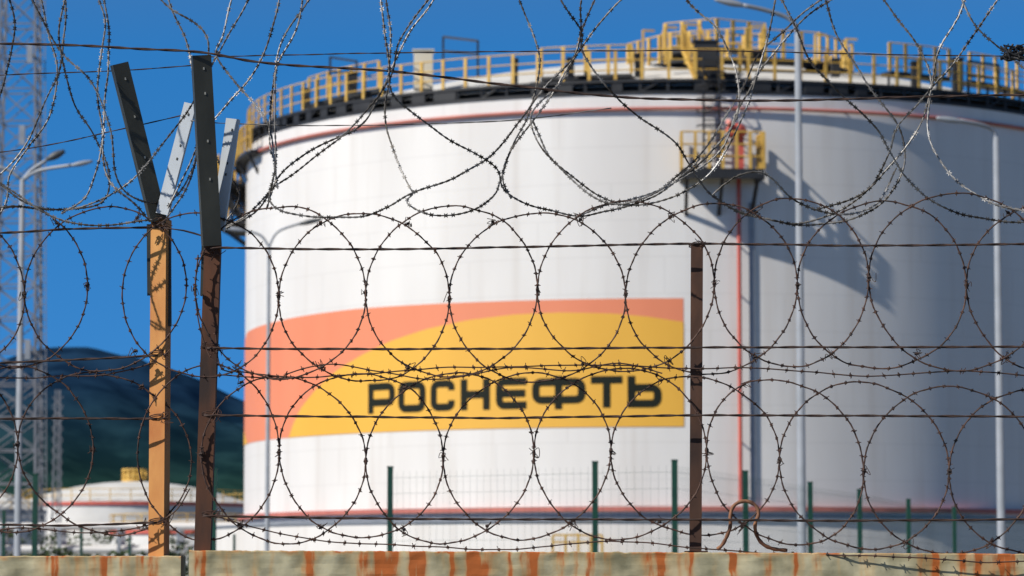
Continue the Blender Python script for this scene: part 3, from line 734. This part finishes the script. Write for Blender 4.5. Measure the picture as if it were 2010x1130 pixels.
loose([[(-100,735),(40,742),(120,738),(210,735),(300,712)],[(-60,1050),(40,1035),(140,1045),(240,1040),(330,1015),(372,960)]],"single rusty barbed wire strand tying the rings together",'rustring',.0026,.06,.011,0,11.9)
loose([[(388,500),(384,560),(392,640),(412,700),(440,720)]],"rusty barbed wire wrapped around the brown post",'rustring',.0026,.05,.011,0,11.58)
# ---------------------------------------------------------------- concertina coil on the arms
coil=empty("razor_wire_coil",P(1000,430,11.65),"large loose concertina coil of grey razor wire above the fence","razor wire")
CO=[
 ([(760,-90,.3),(758,-20,.3),(768,60,.28),(764,150,.2),(756,230,.1),(772,300,0),(805,370,-.1),(812,380,-.1),(800,400,-.12),(850,424,-.15),(920,414,-.1),(965,385,0),(985,350,.1),(1000,300,.15),(1035,230,.25),(1055,150,.3),(1052,80,.3),(1020,0,.35),(985,-80,.35)],0),
 ([(900,-80,-.3),(840,0,-.3),(785,80,-.25),(765,150,-.2),(715,225,-.15),(640,290,-.05),(570,345,0),(532,372,.05),(480,425,.1),(440,446,.1)],0),
 ([(740,-60,-.1),(760,100,-.2),(768,175,-.25),(800,215,-.2),(860,258,-.15),(930,300,-.1),(975,335,-.05),(988,372,0),(1040,402,.05),(1130,424,.1),(1190,415,.15),(1290,380,.2),(1345,340,.2),(1370,315,.2)],0),
 ([(640,-60,.3),(605,0,.3),(555,80,.25),(535,180,.2),(530,280,.1),(540,330,0),(530,395,-.05),(600,424,-.1),(700,425,-.15),(760,408,-.15),(810,380,-.15),(900,342,-.1),(965,305,0),(1025,235,.1),(1062,180,.15),(1125,110,.2),(1145,50,.25),(1175,-20,.3),(1210,-80,.3)],0),
 ([(1060,-70,-.3),(1100,0,-.3),(1140,60,-.25),(1142,100,-.2),(1190,170,-.2),(1250,225,-.15),(1320,275,-.1),(1352,320,0),(1400,385,.05),(1480,425,.1),(1560,438,.1),(1640,415,.1),(1710,365,.05),(1748,300,0),(1765,245,-.1),(1830,170,-.2),(1890,100,-.25),(1960,0,-.3),(2000,-60,-.3)],0),
 ([(1160,-80,.1),(1142,0,.1),(1138,70,.15),(1110,150,.1),(1045,225,0),(1065,290,-.1),(1125,355,-.15),(1190,396,-.2),(1260,392,-.2),(1330,345,-.1),(1395,275,0),(1450,190,.1),(1490,110,.2),(1550,50,.25),(1610,0,.3),(1680,-50,.3)],2),
 ([(1290,-80,.2),(1350,0,.2),(1405,55,.15),(1438,120,.1),(1452,200,0),(1420,270,-.05),(1350,340,-.1)],0),
 ([(1500,-80,-.2),(1545,20,-.2),(1595,125,-.2),(1660,190,-.15),(1720,250,-.1),(1748,300,-.05),(1780,350,0),(1850,405,.05),(1930,430,.1),(2060,440,.15)],0),
 ([(1690,-70,.2),(1735,0,.2),(1790,75,.2),(1825,150,.15),(1820,250,.1),(1850,320,.05),(1895,368,0),(1950,400,-.05),(2060,425,-.1)],3),
 ([(1860,-70,0),(1890,0,0),(1915,50,0),(1965,95,.05),(2060,180,.1)],3),
 ([(1910,-60,.1),(1880,30,.1),(1840,110,.1),(1822,190,.05),(1800,260,0),(1745,330,0),(1690,380,0),(1600,412,0)],2),
 ([(1400,385,-.1),(1450,345,-.1),(1500,340,-.1),(1560,390,-.05),(1640,420,0),(1720,400,.05),(1760,330,.1)],3),
 ([(1760,-70,.3),(1600,20,.3),(1500,130,.25),(1450,215,.2),(1410,300,.2),(1300,370,.15),(1200,400,.1),(1130,425,.05)],3),
 ([(1300,-60,.1),(1220,0,.1),(1150,80,.1),(1080,190,.1),(1045,240,.05),(1000,300,0),(985,350,0),(1000,385,0)],2),
 ([(880,-60,.2),(850,0,.2),(800,70,.2),(770,130,.2),(735,210,.15),(700,250,.1),(600,300,.05),(545,350,0),(520,410,0)],2),
 ([(195,-80,.2),(205,0,.2),(215,90,.2),(207,190,.1),(200,290,0),(212,350,-.05),(262,400,-.1),(285,425,-.1)],0),
 ([(150,-80,-.1),(118,40,-.1),(120,110,-.1),(145,200,0),(185,270,.1),(215,345,.15),(195,400,.15),(120,412,.1),(50,398,0),(-20,340,0),(-60,290,0)],0),
 ([(60,-80,.1),(95,60,.1),(112,130,.1),(100,220,.1),(55,290,.1),(20,340,.1),(10,400,.1),(-30,460,.1)],0),
 ([(300,-80,.2),(332,0,.2),(365,80,.2),(385,180,.1),(388,290,0),(360,380,.05),(320,440,.1)],0),
 ([(520,-80,-.2),(478,20,-.2),(430,100,-.15),(390,180,-.1),(330,270,0),(260,350,.1),(170,405,.1),(90,412,.1),(20,405,.05),(-60,420,.05)],0),
 ([(250,-80,.1),(330,10,.1),(400,60,.05),(410,120,0.05),(400,200,0.1),(420,300,.1),(470,380,.1),(440,440,.1)],2),
 ([(560,-80,.1),(545,20,.1),(505,130,.1),(440,210,.1),(400,260,.1),(360,350,.1),(330,410,.1)],0),
 ([(600,-70,-.1),(585,40,-.1),(545,130,-.1),(540,230,-.1),(542,330,-.1),(505,410,.05),(440,450,.1)],2),
 ([(0,-60,.1),(30,60,.1),(0,180,.1),(-40,300,.1)],0),
 ([(170,-60,.2),(205,40,.2),(190,170,.15),(200,270,.1),(175,380,.05),(120,420,0)],2),
 ([(-60,330,0),(20,372,0),(90,420,0),(170,440,0),(300,432,0)],0),
 ([(130,-60,0),(125,60,0),(118,130,.05),(75,230,.1),(40,300,.1),(-40,380,.1)],2),
 ([(40,-60,-.1),(110,90,-.1),(180,160,-.1),(215,250,-.05),(225,340,0),(260,385,.1),(330,395,.3),(380,330,.3),(400,250,.3)],3),
 ([(470,-60,.1),(440,60,.1),(425,110,.1),(470,170,.05),(520,230,0),(535,300,0),(545,370,0)],3),
 ([(1045,235,.2),(1075,300,.2),(1120,345,.2),(1180,385,.2),(1240,400,.2),(1320,385,.2),(1380,350,.15),(1430,290,.15),(1470,200,.1),(1500,100,.1),(1520,0,.1),(1530,-60,.1)],3),
 ([(1600,-60,.1),(1640,60,.1),(1700,160,.1),(1760,240,.1),(1775,320,.1),(1740,390,.1),(1660,430,.1),(1560,440,.1),(1460,420,.1),(1400,385,.1)],2),
]
mats=['coilwire','rustwire','coilwire','galvwire']
for path,mk in CO:
    q=[P(x,y,11.65+d) for x,y,d in path]; pts=catmull(q,.015)
    pts=[p+Vector((noise.noise(p*7),noise.noise(p*5),noise.noise(p*7+Vector((5,5,5)))))*.008 for p in pts]
    s=MB(); s.tube(pts,.0028,6)
    barbs(s,pts,.024,.0092,.0028,False,1)
    s.obj("wire_loop",M[mats[mk]],coil)
s=MB(); random.seed(4); c=P(1990,103,11.6)
for _ in range(22):
    q=[c+Vector((random.uniform(-.05,.05),random.uniform(-.02,.02),random.uniform(-.03,.03))) for _ in range(4)]; s.tube(catmull(q,.01),random.uniform(.0015,.004),4)
s.obj("snagged_debris",M['black'],None,c,label="dark shred of debris snagged on the razor wire",category="debris")
random.seed(14)
def wraps(px,ys,Y,w):
    for y in ys:
        s=MB(); c=P(px,y,Y)
        for k in range(2):
            s.tube([c+Vector((w*math.cos(t*.628),w*.8*math.sin(t*.628)+.01,.006*k+.004*math.sin(t)+.003*t*.3)) for t in range(11)],.0022,4)
        tangle(s,c+Vector((w*.8,-.02,0)),4,.035)
        s.obj("wire_tie",M['rustring'],None,c,label="rusty tie wire wrapped around a fence post",category="wire tie",group="wire ties on posts")
wraps(310,(697,822,1026),11.93,.034); wraps(412,(500,684,816,1012),11.66,.034); wraps(1367,(484,),11.66,.026); wraps(310,(446,),11.93,.034)
# ---------------------------------------------------------------- camera, light, world
cam=bpy.data.cameras.new("camera"); co=bpy.data.objects.new("camera",cam); bpy.context.collection.objects.link(co)
cam.sensor_width=36; cam.lens=F/2010*36; cam.clip_end=9000; cam.clip_start=.1
co.location=(0,0,CZ); co.rotation_euler=(math.pi/2+TH,0,0)
cam.dof.use_dof=True; cam.dof.focus_distance=11.68; cam.dof.aperture_fstop=8.0
bpy.context.scene.camera=co
EL=math.radians(39); AZ=math.radians(59)
d=Vector((-math.sin(AZ)*math.cos(EL),-math.cos(AZ)*math.cos(EL),math.sin(EL)))
sl=bpy.data.lights.new("sun",'SUN'); so=bpy.data.objects.new("sun",sl); bpy.context.collection.objects.link(so)
sl.energy=5.0; sl.angle=math.radians(.5); sl.color=(1,.94,.85); so.rotation_euler=(-d).to_track_quat('-Z','Y').to_euler()
w=bpy.data.worlds.new("World"); bpy.context.scene.world=w; w.use_nodes=True
n=w.node_tree.nodes; l=w.node_tree.links; bg=n["Background"]
sky=n.new("ShaderNodeTexSky"); sky.sky_type='NISHITA'; sky.sun_disc=False; sky.sun_elevation=EL
sky.sun_rotation=math.atan2(d.x,d.y); sky.dust_density=.2; sky.ozone_density=3; sky.altitude=800
tc=n.new("ShaderNodeTexCoord"); ad=n.new("ShaderNodeVectorMath"); ad.operation='ADD'; ad.inputs[1].default_value=(0,0,.3)
no=n.new("ShaderNodeVectorMath"); no.operation='NORMALIZE'
l.new(tc.outputs["Generated"],ad.inputs[0]); l.new(ad.outputs[0],no.inputs[0]); l.new(no.outputs[0],sky.inputs["Vector"])
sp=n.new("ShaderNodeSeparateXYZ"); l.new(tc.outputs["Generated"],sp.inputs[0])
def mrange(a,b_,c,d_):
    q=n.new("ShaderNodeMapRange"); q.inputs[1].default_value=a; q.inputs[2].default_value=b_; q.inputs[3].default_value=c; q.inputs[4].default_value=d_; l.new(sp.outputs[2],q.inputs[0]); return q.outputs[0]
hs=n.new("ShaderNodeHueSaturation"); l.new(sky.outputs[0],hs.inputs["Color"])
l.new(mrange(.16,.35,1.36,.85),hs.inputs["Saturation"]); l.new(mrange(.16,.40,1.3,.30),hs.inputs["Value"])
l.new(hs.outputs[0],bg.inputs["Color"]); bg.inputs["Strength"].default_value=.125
sc=bpy.context.scene; sc.view_settings.view_transform='Standard'; sc.view_settings.look='None'; sc.view_settings.exposure=0
for e in tmp:
    if "_o" in e: del e["_o"]
